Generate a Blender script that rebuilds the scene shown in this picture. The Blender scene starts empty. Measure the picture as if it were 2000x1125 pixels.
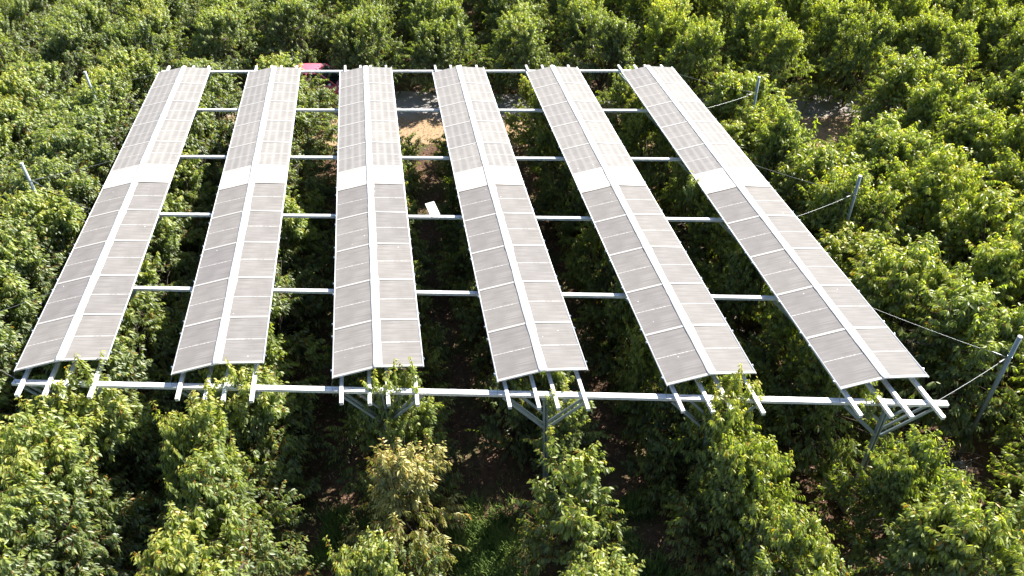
import bpy, math, random
import numpy as np
from mathutils import Matrix, Vector

# ------------------------------------------------------------------ camera, sky, sun, exposure
SC = bpy.context.scene
ROOT = SC.collection
cd = bpy.data.cameras.new("camera"); cam = bpy.data.objects.new("camera", cd); ROOT.objects.link(cam)
R_ = ((0.98635935, 0.12058886, -0.11204263), (-0.16271516, 0.61141310, -0.77440157), (-0.02487985, 0.78206927, 0.62269467))
CAM = (10.557159, -17.963248, 20.184382)
cam.matrix_world = Matrix.Translation(CAM) @ Matrix(R_).to_4x4()
cd.sensor_width = 36.0; cd.sensor_fit = 'HORIZONTAL'; cd.lens = 1.50966 * 18.0
cd.clip_start = 0.1; cd.clip_end = 2000.0
SC.camera = cam

SUN_AZ, SUN_EL = 34.0, 45.0        # azimuth from +X towards +Y
w = bpy.data.worlds.new("World"); SC.world = w; w.use_nodes = True
nt = w.node_tree; nt.nodes.clear()
sky = nt.nodes.new('ShaderNodeTexSky'); sky.sky_type = 'NISHITA'; sky.sun_disc = False
sky.sun_elevation = math.radians(SUN_EL); sky.sun_rotation = math.radians(90 - SUN_AZ)
bg = nt.nodes.new('ShaderNodeBackground'); bg.inputs[1].default_value = 0.062
wo = nt.nodes.new('ShaderNodeOutputWorld')
nt.links.new(sky.outputs[0], bg.inputs[0]); nt.links.new(bg.outputs[0], wo.inputs[0])
sl = bpy.data.lights.new("sun", 'SUN'); sl.energy = 5.0; sl.angle = math.radians(0.5); sl.color = (1.0, 0.95, 0.87)
so = bpy.data.objects.new("sun", sl); ROOT.objects.link(so)
sd = Vector((math.cos(math.radians(SUN_AZ)) * math.cos(math.radians(SUN_EL)), math.sin(math.radians(SUN_AZ)) * math.cos(math.radians(SUN_EL)), math.sin(math.radians(SUN_EL))))
so.rotation_euler = sd.to_track_quat('Z', 'Y').to_euler(); so.location = (60, 40, 60)
SC.view_settings.view_transform = 'Standard'; SC.view_settings.look = 'None'
SC.view_settings.gamma = 1.0; SC.view_settings.exposure = 1.67

# ------------------------------------------------------------------ constants of the place
P = 4.5            # spacing of the tree rows and the roofs
SK = -0.2222       # the beams run askew to the rows by this slope
ZE, ZR = 4.95, 5.14
MOD, BAND = 2.0134, 1.381
BZ = 4.65          # top of the beams
BY = [-0.4241, 4.0545, 8.5842, 13.0934, 17.6396, 22.1667]
rng = np.random.default_rng(7)
random.seed(7)

# ------------------------------------------------------------------ materials
def newmat(name):
    m = bpy.data.materials.new(name); m.use_nodes = True
    t = m.node_tree; b = t.nodes['Principled BSDF']
    return m, t, b
def N(t, typ, **kw):
    n = t.nodes.new(typ)
    for k, v in kw.items(): setattr(n, k, v)
    return n
def noise(t, scale, detail=3, coord='Object', vec=(1, 1, 1)):
    tc = N(t, 'ShaderNodeTexCoord'); mp = N(t, 'ShaderNodeMapping'); mp.inputs['Scale'].default_value = vec
    n = N(t, 'ShaderNodeTexNoise'); n.inputs['Scale'].default_value = scale; n.inputs['Detail'].default_value = detail
    t.links.new(tc.outputs[coord], mp.inputs[0]); t.links.new(mp.outputs[0], n.inputs['Vector'])
    return n
def ramp(t, src, stops):
    r = N(t, 'ShaderNodeValToRGB'); e = r.color_ramp.elements
    while len(e) < len(stops): e.new(0.5)
    for i, (p, c) in enumerate(stops): e[i].position = p; e[i].color = (*c, 1)
    t.links.new(src, r.inputs[0]); return r
def mixc(t, fac, a, b, mode='MIX'):
    m = N(t, 'ShaderNodeMix', data_type='RGBA', blend_type=mode)
    for i, v in ((0, fac), (6, a), (7, b)):
        if hasattr(v, 'links'): t.links.new(v, m.inputs[i])
        elif i == 0: m.inputs[0].default_value = v
        else: m.inputs[i].default_value = (*v, 1)
    return m.outputs[2]
def math_(t, op, a, b=0.0, c=0.0):
    m = N(t, 'ShaderNodeMath', operation=op)
    for i, v in enumerate((a, b, c)):
        if hasattr(v, 'links'): t.links.new(v, m.inputs[i])
        else: m.inputs[i].default_value = v
    return m.outputs[0]

def mat_metal(name, col, rough=0.42, metal=0.35, var=0.12, scale=3.0):
    m, t, b = newmat(name)
    n = noise(t, scale, 5, vec=(1, 1, 1))
    c = ramp(t, n.outputs[0], [(0.3, tuple(x * (1 - var) for x in col)), (0.7, tuple(min(1, x * (1 + var * .5)) for x in col))])
    n2 = noise(t, 38, 4)
    sp = ramp(t, n2.outputs[0], [(0.62, (1, 1, 1)), (0.74, (0.72, 0.70, 0.66))])
    t.links.new(mixc(t, 1.0, c.outputs[0], sp.outputs[0], 'MULTIPLY'), b.inputs['Base Color'])
    b.inputs['Roughness'].default_value = rough; b.inputs['Metallic'].default_value = metal
    return m
M_beam = mat_metal('galvanised_beam', (0.74, 0.745, 0.75), 0.5, 0.15, 0.22, 5.0)
M_column = mat_metal('galvanised_column', (0.36, 0.42, 0.46), 0.5, 0.4)
M_post = mat_metal('galvanised_post', (0.24, 0.285, 0.30), 0.5, 0.3)
M_cap = mat_metal('ridge_cap_plastic', (0.72, 0.70, 0.67), 0.5, 0.0, 0.06)
M_rail = mat_metal('white_rail', (0.78, 0.78, 0.78), 0.45, 0.1, 0.08)
M_joint = mat_metal('joint_strip', (0.36, 0.345, 0.33), 0.5, 0.0, 0.06)
M_clip = mat_metal('zinc_clip', (0.42, 0.50, 0.58), 0.35, 0.6)
M_cable = mat_metal('steel_cable', (0.18, 0.19, 0.19), 0.4, 0.5)
M_conc = mat_metal('footing_concrete', (0.30, 0.25, 0.20), 0.9, 0.0, 0.35, 6)

def mat_pv(name, base, stripes):
    m, t, b = newmat(name)
    tc = N(t, 'ShaderNodeTexCoord'); sep = N(t, 'ShaderNodeSeparateXYZ'); t.links.new(tc.outputs['Object'], sep.inputs[0])
    ax = math_(t, 'ABSOLUTE', sep.outputs[0])
    # fine brushed lines across the strip, dust blotches
    n1 = noise(t, 1.0, 6, vec=(1.3, 26, 1)); n2 = noise(t, 2.3, 5, vec=(1, 0.8, 1)); n3 = noise(t, 1.0, 4, vec=(0.5, 90, 1))
    c = ramp(t, n1.outputs[0], [(0.32, tuple(x * 0.84 for x in base)), (0.68, tuple(x * 1.12 for x in base))]).outputs[0]
    c = mixc(t, 0.55, c, ramp(t, n2.outputs[0], [(0.3, (0.80, 0.79, 0.77)), (0.7, (1.15, 1.15, 1.15))]).outputs[0], 'MULTIPLY')
    c = mixc(t, 0.5, c, ramp(t, n3.outputs[0], [(0.35, (0.84, 0.84, 0.84)), (0.65, (1.1, 1.1, 1.1))]).outputs[0], 'MULTIPLY')
    # random tone per panel
    oi = N(t, 'ShaderNodeObjectInfo')
    c = mixc(t, 1.0, c, ramp(t, oi.outputs['Random'], [(0, (0.93, 0.93, 0.94)), (1, (1.06, 1.05, 1.03))]).outputs[0], 'MULTIPLY')
    if stripes:   # light strips between the cell bands, running along the roof
        f = math_(t, 'MULTIPLY', ax, 1.0 / 0.295)
        f = math_(t, 'FRACT', math_(t, 'ADD', f, 0.28))
        d = math_(t, 'ABSOLUTE', math_(t, 'SUBTRACT', f, 0.5))
        ss = N(t, 'ShaderNodeMapRange', interpolation_type='SMOOTHSTEP'); ss.inputs['From Min'].default_value = 0.34; ss.inputs['From Max'].default_value = 0.0
        t.links.new(d, ss.inputs[0])
        mask = math_(t, 'MULTIPLY', ss.outputs[0], 0.42)
        c = mixc(t, mask, c, (0.29, 0.28, 0.272))
    # dusty pale rim near ridge and eave
    # dashed centre seam across the module
    dy = math_(t, 'ABSOLUTE', math_(t, 'SUBTRACT', sep.outputs[1], MOD * 0.5))
    seam = math_(t, 'LESS_THAN', dy, 0.013)
    dn = noise(t, 1.0, 1, vec=(9, 0.01, 1))
    dash = ramp(t, dn.outputs[0], [(0.40, (0.35, 0.35, 0.35)), (0.58, (1, 1, 1))])
    c = mixc(t, math_(t, 'MULTIPLY', seam, dash.outputs[0]), c, (0.42, 0.41, 0.40))
    # small droppings
    vr = N(t, 'ShaderNodeTexVoronoi'); vr.inputs['Scale'].default_value = 2.2; t.links.new(tc.outputs['Object'], vr.inputs['Vector'])
    ad = N(t, 'ShaderNodeVectorMath', operation='ADD'); oiv = N(t, 'ShaderNodeCombineXYZ')
    t.links.new(math_(t, 'MULTIPLY', oi.outputs['Random'], 50.0), oiv.inputs[0]); t.links.new(tc.outputs['Object'], ad.inputs[0]); t.links.new(oiv.outputs[0], ad.inputs[1]); t.links.new(ad.outputs[0], vr.inputs['Vector'])
    spot = math_(t, 'LESS_THAN', vr.outputs['Distance'], 0.032)
    c = mixc(t, spot, c, (0.75, 0.73, 0.70))
    t.links.new(c, b.inputs['Base Color'])
    rr = ramp(t, n2.outputs[0], [(0.3, (0.60, 0.60, 0.60)), (0.7, (0.72, 0.72, 0.72))]); t.links.new(rr.outputs[0], b.inputs['Roughness'])
    b.inputs['Specular IOR Level'].default_value = 0.10
    bp = N(t, 'ShaderNodeBump'); bp.inputs['Strength'].default_value = 0.06; bp.inputs['Distance'].default_value = 0.01
    t.links.new(n3.outputs[0], bp.inputs['Height']); t.links.new(bp.outputs[0], b.inputs['Normal'])
    return m
M_pv = mat_pv('photovoltaic_film', (0.174, 0.166, 0.162), False)
M_pvs = mat_pv('striped_photovoltaic_film', (0.205, 0.197, 0.191), True)
def mat_sheet():
    m, t, b = newmat('white_sheet')
    n = noise(t, 1.0, 5, vec=(1.2, 20, 1)); n2 = noise(t, 1.4, 4)
    c = ramp(t, n.outputs[0], [(0.3, (0.365, 0.335, 0.310)), (0.7, (0.425, 0.40, 0.375))]).outputs[0]
    c = mixc(t, 0.6, c, ramp(t, n2.outputs[0], [(0.35, (0.88, 0.85, 0.80)), (0.65, (1.05, 1.05, 1.05))]).outputs[0], 'MULTIPLY')
    t.links.new(c, b.inputs['Base Color']); b.inputs['Roughness'].default_value = 0.5
    return m
M_sheet = mat_sheet()

def mat_leaf(name, dark, mid, young, tip, trans=0.34):
    m, t, b = newmat(name)
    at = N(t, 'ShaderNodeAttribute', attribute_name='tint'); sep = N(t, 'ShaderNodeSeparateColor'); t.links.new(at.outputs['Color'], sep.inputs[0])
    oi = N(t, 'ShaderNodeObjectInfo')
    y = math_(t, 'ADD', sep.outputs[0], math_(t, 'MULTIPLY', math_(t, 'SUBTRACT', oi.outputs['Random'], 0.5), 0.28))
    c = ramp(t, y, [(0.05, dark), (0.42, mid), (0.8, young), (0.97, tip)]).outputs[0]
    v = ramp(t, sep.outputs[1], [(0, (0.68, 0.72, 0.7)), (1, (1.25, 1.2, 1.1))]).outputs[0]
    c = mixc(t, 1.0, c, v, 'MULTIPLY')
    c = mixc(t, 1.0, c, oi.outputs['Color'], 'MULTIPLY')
    # a few yellowing or rusty leaves
    old = math_(t, 'GREATER_THAN', sep.outputs[2], 0.988)
    c = mixc(t, old, c, (0.36, 0.20, 0.035))
    t.links.new(c, b.inputs['Base Color'])
    b.inputs['Roughness'].default_value = 0.43; b.inputs['Specular IOR Level'].default_value = 0.75
    tr = N(t, 'ShaderNodeBsdfTranslucent')
    t.links.new(mixc(t, 1.0, c, (1.8, 1.94, 0.5), 'MULTIPLY'), tr.inputs[0])
    mx = N(t, 'ShaderNodeMixShader'); mx.inputs[0].default_value = trans
    out = t.nodes['Material Output']
    t.links.new(b.outputs[0], mx.inputs[1]); t.links.new(tr.outputs[0], mx.inputs[2]); t.links.new(mx.outputs[0], out.inputs[0])
    return m
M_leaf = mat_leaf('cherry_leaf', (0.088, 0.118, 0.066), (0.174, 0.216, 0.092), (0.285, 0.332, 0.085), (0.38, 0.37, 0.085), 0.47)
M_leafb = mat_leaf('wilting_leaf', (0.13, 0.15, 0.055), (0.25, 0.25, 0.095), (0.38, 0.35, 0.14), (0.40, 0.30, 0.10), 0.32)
def mat_simple(name, stops, scale=8, rough=0.9, detail=5, bump=0.0, spec=0.3):
    m, t, b = newmat(name)
    n = noise(t, scale, detail); c = ramp(t, n.outputs[0], stops); t.links.new(c.outputs[0], b.inputs['Base Color'])
    b.inputs['Roughness'].default_value = rough; b.inputs['Specular IOR Level'].default_value = spec
    if bump:
        bp = N(t, 'ShaderNodeBump'); bp.inputs['Strength'].default_value = bump; bp.inputs['Distance'].default_value = 0.05
        t.links.new(n.outputs[0], bp.inputs['Height']); t.links.new(bp.outputs[0], b.inputs['Normal'])
    return m
M_twig = mat_simple('red_brown_twig', [(0.3, (0.16, 0.060, 0.030)), (0.7, (0.25, 0.11, 0.055))], 9, 0.6)
M_bark = mat_simple('grey_brown_bark', [(0.3, (0.035, 0.027, 0.022)), (0.7, (0.085, 0.068, 0.055))], 14, 0.85)
M_deadwood = mat_simple('dry_cut_wood', [(0.3, (0.20, 0.15, 0.115)), (0.7, (0.42, 0.35, 0.28))], 10, 0.85)
M_grass = mat_simple('grass_blade', [(0.3, (0.060, 0.11, 0.025)), (0.55, (0.16, 0.23, 0.05)), (0.8, (0.30, 0.29, 0.11))], 1.6, 0.55)
M_litter = mat_simple('dry_fallen_leaf', [(0.25, (0.12, 0.060, 0.035)), (0.5, (0.24, 0.14, 0.085)), (0.75, (0.42, 0.30, 0.20))], 3.1, 0.7)

def mat_soil():
    m, t, b = newmat('orchard_soil')
    n1 = noise(t, 0.35, 6); n2 = noise(t, 5.0, 8); n3 = noise(t, 28, 5)
    c = ramp(t, n1.outputs[0], [(0.35, (0.075, 0.045, 0.032)), (0.65, (0.14, 0.092, 0.064))]).outputs[0]
    c = mixc(t, 0.8, c, ramp(t, n2.outputs[0], [(0.35, (0.55, 0.5, 0.45)), (0.7, (1.35, 1.3, 1.2))]).outputs[0], 'MULTIPLY')
    c = mixc(t, 0.6, c, ramp(t, n3.outputs[0], [(0.4, (0.6, 0.6, 0.6)), (0.66, (1.5, 1.45, 1.35))]).outputs[0], 'MULTIPLY')
    g = ramp(t, noise(t, 0.6, 5).outputs[0], [(0.50, (0, 0, 0)), (0.62, (1, 1, 1))])
    c = mixc(t, math_(t, 'MULTIPLY', g.outputs[0], 0.6), c, (0.05, 0.065, 0.022))
    t.links.new(c, b.inputs['Base Color']); b.inputs['Roughness'].default_value = 0.95; b.inputs['Specular IOR Level'].default_value = 0.15
    bp = N(t, 'ShaderNodeBump'); bp.inputs['Strength'].default_value = 0.7; bp.inputs['Distance'].default_value = 0.06
    t.links.new(n2.outputs[0], bp.inputs['Height']); t.links.new(bp.outputs[0], b.inputs['Normal'])
    return m
M_soil = mat_soil()
def mat_track():
    m, t, b = newmat('farm_track_dirt')
    tc = N(t, 'ShaderNodeTexCoord'); sep = N(t, 'ShaderNodeSeparateXYZ'); t.links.new(tc.outputs['Object'], sep.inputs[0])
    n0 = noise(t, 0.8, 5)
    v = math_(t, 'ADD', sep.outputs[1], math_(t, 'MULTIPLY', math_(t, 'SUBTRACT', n0.outputs[0], 0.5), 2.6))
    mr = N(t, 'ShaderNodeMapRange', interpolation_type='SMOOTHSTEP'); mr.inputs['From Min'].default_value = -0.5; mr.inputs['From Max'].default_value = 0.7; t.links.new(v, mr.inputs[0])
    n2 = noise(t, 9, 8); n3 = noise(t, 45, 4)
    sand = ramp(t, n2.outputs[0], [(0.35, (0.22, 0.145, 0.085)), (0.65, (0.36, 0.255, 0.15))]).outputs[0]
    grav = ramp(t, n3.outputs[0], [(0.35, (0.16, 0.15, 0.145)), (0.65, (0.40, 0.37, 0.35))]).outputs[0]
    t.links.new(mixc(t, mr.outputs[0], sand, grav), b.inputs['Base Color']); b.inputs['Roughness'].default_value = 0.95
    b.inputs['Specular IOR Level'].default_value = 0.15
    bp = N(t, 'ShaderNodeBump'); bp.inputs['Strength'].default_value = 0.5; bp.inputs['Distance'].default_value = 0.04
    t.links.new(n2.outputs[0], bp.inputs['Height']); t.links.new(bp.outputs[0], b.inputs['Normal'])
    return m
M_track = mat_track()

# ------------------------------------------------------------------ object helpers
def link(o, parent=None):
    ROOT.objects.link(o)
    if parent is not None: o.parent = parent
    return o
def tag(o, label=None, cat=None, group=None, kind=None):
    if label: o['label'] = label
    if cat: o['category'] = cat
    if group: o['group'] = group
    if kind: o['kind'] = kind
    return o
def empty(name, loc, rz=0.0):
    o = bpy.data.objects.new(name, None); o.location = loc; o.rotation_euler = (0, 0, rz); o.empty_display_size = 0.3
    return link(o)
def copy_tree(o, parent=None):
    c = o.copy(); ROOT.objects.link(c); c.parent = parent
    for ch in list(o.children): copy_tree(ch, c)
    return c

class MB:
    """collects polygons with material slots and builds one mesh"""
    def __init__(s): s.v = []; s.f = []; s.m = []
    def add(s, verts, faces, mi=0):
        o = len(s.v); s.v += [tuple(map(float, p)) for p in verts]
        s.f += [tuple(i + o for i in f) for f in faces]; s.m += [mi] * len(faces)
    def box(s, x0, x1, y0, y1, z0, z1, mi=0, M=None, bev=0.0):
        p = [(x, y, z) for z in (z0, z1) for y in (y0, y1) for x in (x0, x1)]
        if M is not None: p = [tuple(M @ Vector(q)) for q in p]
        s.add(p, [(0, 2, 3, 1), (4, 5, 7, 6), (0, 1, 5, 4), (2, 6, 7, 3), (0, 4, 6, 2), (1, 3, 7, 5)], mi)
    def prism(s, a, b, prof, mi=0, up=(0, 0, 1)):
        """sweep closed 2-D profile [(side, up)] from a to b"""
        a = Vector(a); b = Vector(b); d = (b - a).normalized(); u = Vector(up)
        sx = d.cross(u)
        if sx.length < 1e-4: sx = Vector((1, 0, 0))
        sx.normalize(); u = sx.cross(d).normalized(); n = len(prof)
        vs = [a + sx * x + u * y for x, y in prof] + [b + sx * x + u * y for x, y in prof]
        fs = [(i, (i + 1) % n, n + (i + 1) % n, n + i) for i in range(n)] + [tuple(range(n - 1, -1, -1)), tuple(range(n, 2 * n))]
        s.add(vs, fs, mi)
    def tube(s, pts, rad, n=6, mi=0):
        pts = [Vector(p) for p in pts]; k = len(pts); base = len(s.v); rr = rad if hasattr(rad, '__len__') else [rad] * k
        vs = []
        for i, p in enumerate(pts):
            d = (pts[min(i + 1, k - 1)] - pts[max(i - 1, 0)]).normalized()
            a = d.cross(Vector((0.13, 0.27, 1))); a = a if a.length > 1e-3 else Vector((1, 0, 0)); a.normalize(); c = d.cross(a)
            for j in range(n):
                t = 2 * math.pi * j / n; vs.append(p + (a * math.cos(t) + c * math.sin(t)) * rr[i])
        fs = [(i * n + j, i * n + (j + 1) % n, (i + 1) * n + (j + 1) % n, (i + 1) * n + j) for i in range(k - 1) for j in range(n)]
        fs += [tuple(range(n - 1, -1, -1)), tuple((k - 1) * n + j for j in range(n))]
        s.add(vs, fs, mi)
    def mesh(s, name, mats, smooth=False):
        me = bpy.data.meshes.new(name); me.from_pydata(s.v, [], s.f)
        for m in (mats if isinstance(mats, (list, tuple)) else [mats]): me.materials.append(m)
        me.polygons.foreach_set('material_index', s.m)
        me.polygons.foreach_set('use_smooth', [smooth] * len(s.f)); me.update()
        return me
    def build(s, name, mats, parent=None, smooth=False, loc=None, bevel=0.0):
        o = bpy.data.objects.new(name, s.mesh(name, mats, smooth))
        if loc is not None: o.location = loc
        if bevel:
            md = o.modifiers.new('bevel', 'BEVEL'); md.width = bevel; md.segments = 2; md.limit_method = 'ANGLE'
        return link(o, parent)

# ------------------------------------------------------------------ ground, track
def sheet(name, x0, x1, y0, y1, z, mat, n=2):
    xs = np.linspace(x0, x1, n); ys = np.linspace(y0, y1, n)
    v = [(x, y, z) for y in ys for x in xs]
    f = [(j * n + i, j * n + i + 1, (j + 1) * n + i + 1, (j + 1) * n + i) for j in range(n - 1) for i in range(n - 1)]
    m = MB(); m.add(v, f); return m
g = sheet('ground', -300, 340, -200, 500, 0.0, M_soil).build('ground', M_soil); tag(g, kind='structure')
# track across the orchard behind the roofs, askew like the beams
TA = math.atan(SK)
def ytrack(x): return 24.2 + SK * (x - 11.0)
m = MB(); pts = []
nn = 160
for i in range(nn + 1):
    s_ = -90 + 200 * i / nn
    e0 = -3.6 + 0.35 * math.sin(s_ * .9) + random.uniform(-.15, .15); e1 = 3.1 + 0.3 * math.sin(s_ * .7 + 2) + random.uniform(-.15, .15)
    pts += [(s_, e0, 0), (s_, e1, 0)]
m.add(pts, [(2 * i, 2 * i + 2, 2 * i + 3, 2 * i + 1) for i in range(nn)])
tr = m.build('dirt_track', M_track, loc=(11.0, 24.2, 0.006)); tr.rotation_euler = (0, 0, TA); tag(tr, kind='structure')

# ------------------------------------------------------------------ foliage generator
def leaves_mesh(name, B, D, Nn, L, W, tint, twigs, mats):
    """B base, D direction, Nn normal per leaf; twigs = list of (pts(k,3), r0, r1)"""
    n = len(B)
    S = np.cross(D, Nn); S /= np.linalg.norm(S, axis=1, keepdims=True) + 1e-9
    Nn = np.cross(S, D)
    G = np.array([0, 0, -1.0])
    L = L[:, None]; W = W[:, None]
    V = np.empty((n, 8, 3))
    fold = 0.16
    V[:, 0] = B
    c1 = B + D * L * .33; c2 = B + D * L * .66 + G * L * .05
    V[:, 1] = c1 - S * W * .46 + Nn * W * fold; V[:, 2] = c1 - Nn * W * fold * .4; V[:, 3] = c1 + S * W * .46 + Nn * W * fold
    V[:, 4] = c2 - S * W * .42 + Nn * W * fold; V[:, 5] = c2 - Nn * W * fold * .4; V[:, 6] = c2 + S * W * .42 + Nn * W * fold
    V[:, 7] = B + D * L + G * L * .16
    lf = [(0, 2, 1), (0, 3, 2), (1, 2, 5, 4), (2, 3, 6, 5), (4, 5, 7), (5, 6, 7)]
    loops = np.concatenate([np.array(f) for f in lf]); cnt = np.array([len(f) for f in lf])
    allv = [V.reshape(-1, 3)]; alll = [(loops[None, :] + 8 * np.arange(n)[:, None]).ravel()]; allc = [np.tile(cnt, n)]
    mi = [np.zeros(6 * n, int)]
    tn = [np.repeat(tint, 8, axis=0)]
    off = 8 * n
    for pts, r0, r1 in twigs:
        k = len(pts); d = pts[-1] - pts[0]; d = d / (np.linalg.norm(d) + 1e-9)
        a = np.cross(d, [0.3, 0.5, 0.81]); a /= np.linalg.norm(a) + 1e-9; c = np.cross(d, a)
        rr = np.linspace(r0, r1, k)[:, None]
        ring = np.stack([pts + rr * (a * math.cos(t) + c * math.sin(t)) for t in (0, 2.094, 4.189)], axis=1)
        allv.append(ring.reshape(-1, 3))
        q = []
        for i in range(k - 1):
            for j in range(3): q += [i * 3 + j, i * 3 + (j + 1) % 3, (i + 1) * 3 + (j + 1) % 3, (i + 1) * 3 + j]
        alll.append(np.array(q) + off); allc.append(np.full(3 * (k - 1), 4)); mi.append(np.ones(3 * (k - 1), int))
        tn.append(np.zeros((3 * k, 4))); off += 3 * k
    v = np.concatenate(allv); l = np.concatenate(alll); c = np.concatenate(allc); mi = np.concatenate(mi)
    me = bpy.data.meshes.new(name)
    me.vertices.add(len(v)); me.vertices.foreach_set('co', v.ravel().astype(np.float32))
    me.loops.add(len(l)); me.loops.foreach_set('vertex_index', l.astype(np.int32))
    me.polygons.add(len(c)); st = np.concatenate([[0], np.cumsum(c)[:-1]])
    me.polygons.foreach_set('loop_start', st.astype(np.int32))
    for m_ in mats: me.materials.append(m_)
    me.polygons.foreach_set('material_index', mi.astype(np.int32))
    me.update(calc_edges=True); me.validate()
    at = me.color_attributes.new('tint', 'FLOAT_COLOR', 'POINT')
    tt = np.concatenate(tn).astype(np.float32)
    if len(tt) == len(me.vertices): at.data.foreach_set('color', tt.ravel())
    return me
def unit(a): return a / (np.linalg.norm(a, axis=-1, keepdims=True) + 1e-9)

def shoot(rg, p0, d, length, nl, acc, young=0.5, leafL=0.15, sag=0.25, twig=True, spread=0.68, narrow=1.0):
    """one shoot: curved twig with leaves hanging from it; appends to acc"""
    k = 5; ts = np.linspace(0, 1, k)
    pts = p0 + d * (ts * length)[:, None] + np.array([0, 0, -1.0]) * (sag * length * ts ** 2)[:, None]
    if twig: acc['tw'].append((pts, 0.006, 0.0022))
    t = np.clip(np.linspace(0.08, 1.0, nl) + rg.normal(0, .02, nl), 0, 1)
    P_ = p0 + d * (t * length)[:, None] + np.array([0, 0, -1.0]) * (sag * length * t ** 2)[:, None]
    tan = unit(d + np.array([0, 0, -1.0]) * (2 * sag * t)[:, None])
    side = unit(np.cross(tan, np.array([0, 0, 1.0]) + rg.normal(0, .15, 3))); upv = np.cross(side, tan)
    ang = np.arange(nl) * 2.4 + rg.uniform(0, 6)
    rad = side * np.cos(ang)[:, None] + upv * np.sin(ang)[:, None] * 0.6
    D = unit(rad * spread + tan * (0.35 + 0.5 * t[:, None]) + np.array([0, 0, -1.0]) * rg.uniform(0.8, 1.6, nl)[:, None] + rg.normal(0, .16, (nl, 3)))
    Nn = unit(np.array([0, 0, 1.0]) + rad * 0.5 + rg.normal(0, .32, (nl, 3)))
    L = leafL * (1.0 - 0.35 * np.abs(t - .45) * 1.6) * rg.uniform(.78, 1.15, nl)
    W = L * rg.uniform(.34, .44, nl) * narrow
    acc['B'].append(P_ + D * 0.015); acc['D'].append(D); acc['N'].append(Nn); acc['L'].append(L); acc['W'].append(W)
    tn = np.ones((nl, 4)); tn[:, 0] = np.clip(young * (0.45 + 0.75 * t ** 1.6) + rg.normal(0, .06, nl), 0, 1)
    tn[:, 1] = rg.uniform(0, 1, nl); tn[:, 2] = rg.uniform(0, 1, nl); acc['T'].append(tn)

def acc_new(): return dict(B=[], D=[], N=[], L=[], W=[], T=[], tw=[])
def acc_mesh(name, acc, mats):
    return leaves_mesh(name, *[np.concatenate(acc[k]) for k in 'BDNLW'], np.concatenate(acc['T']), acc['tw'], mats)

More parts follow.
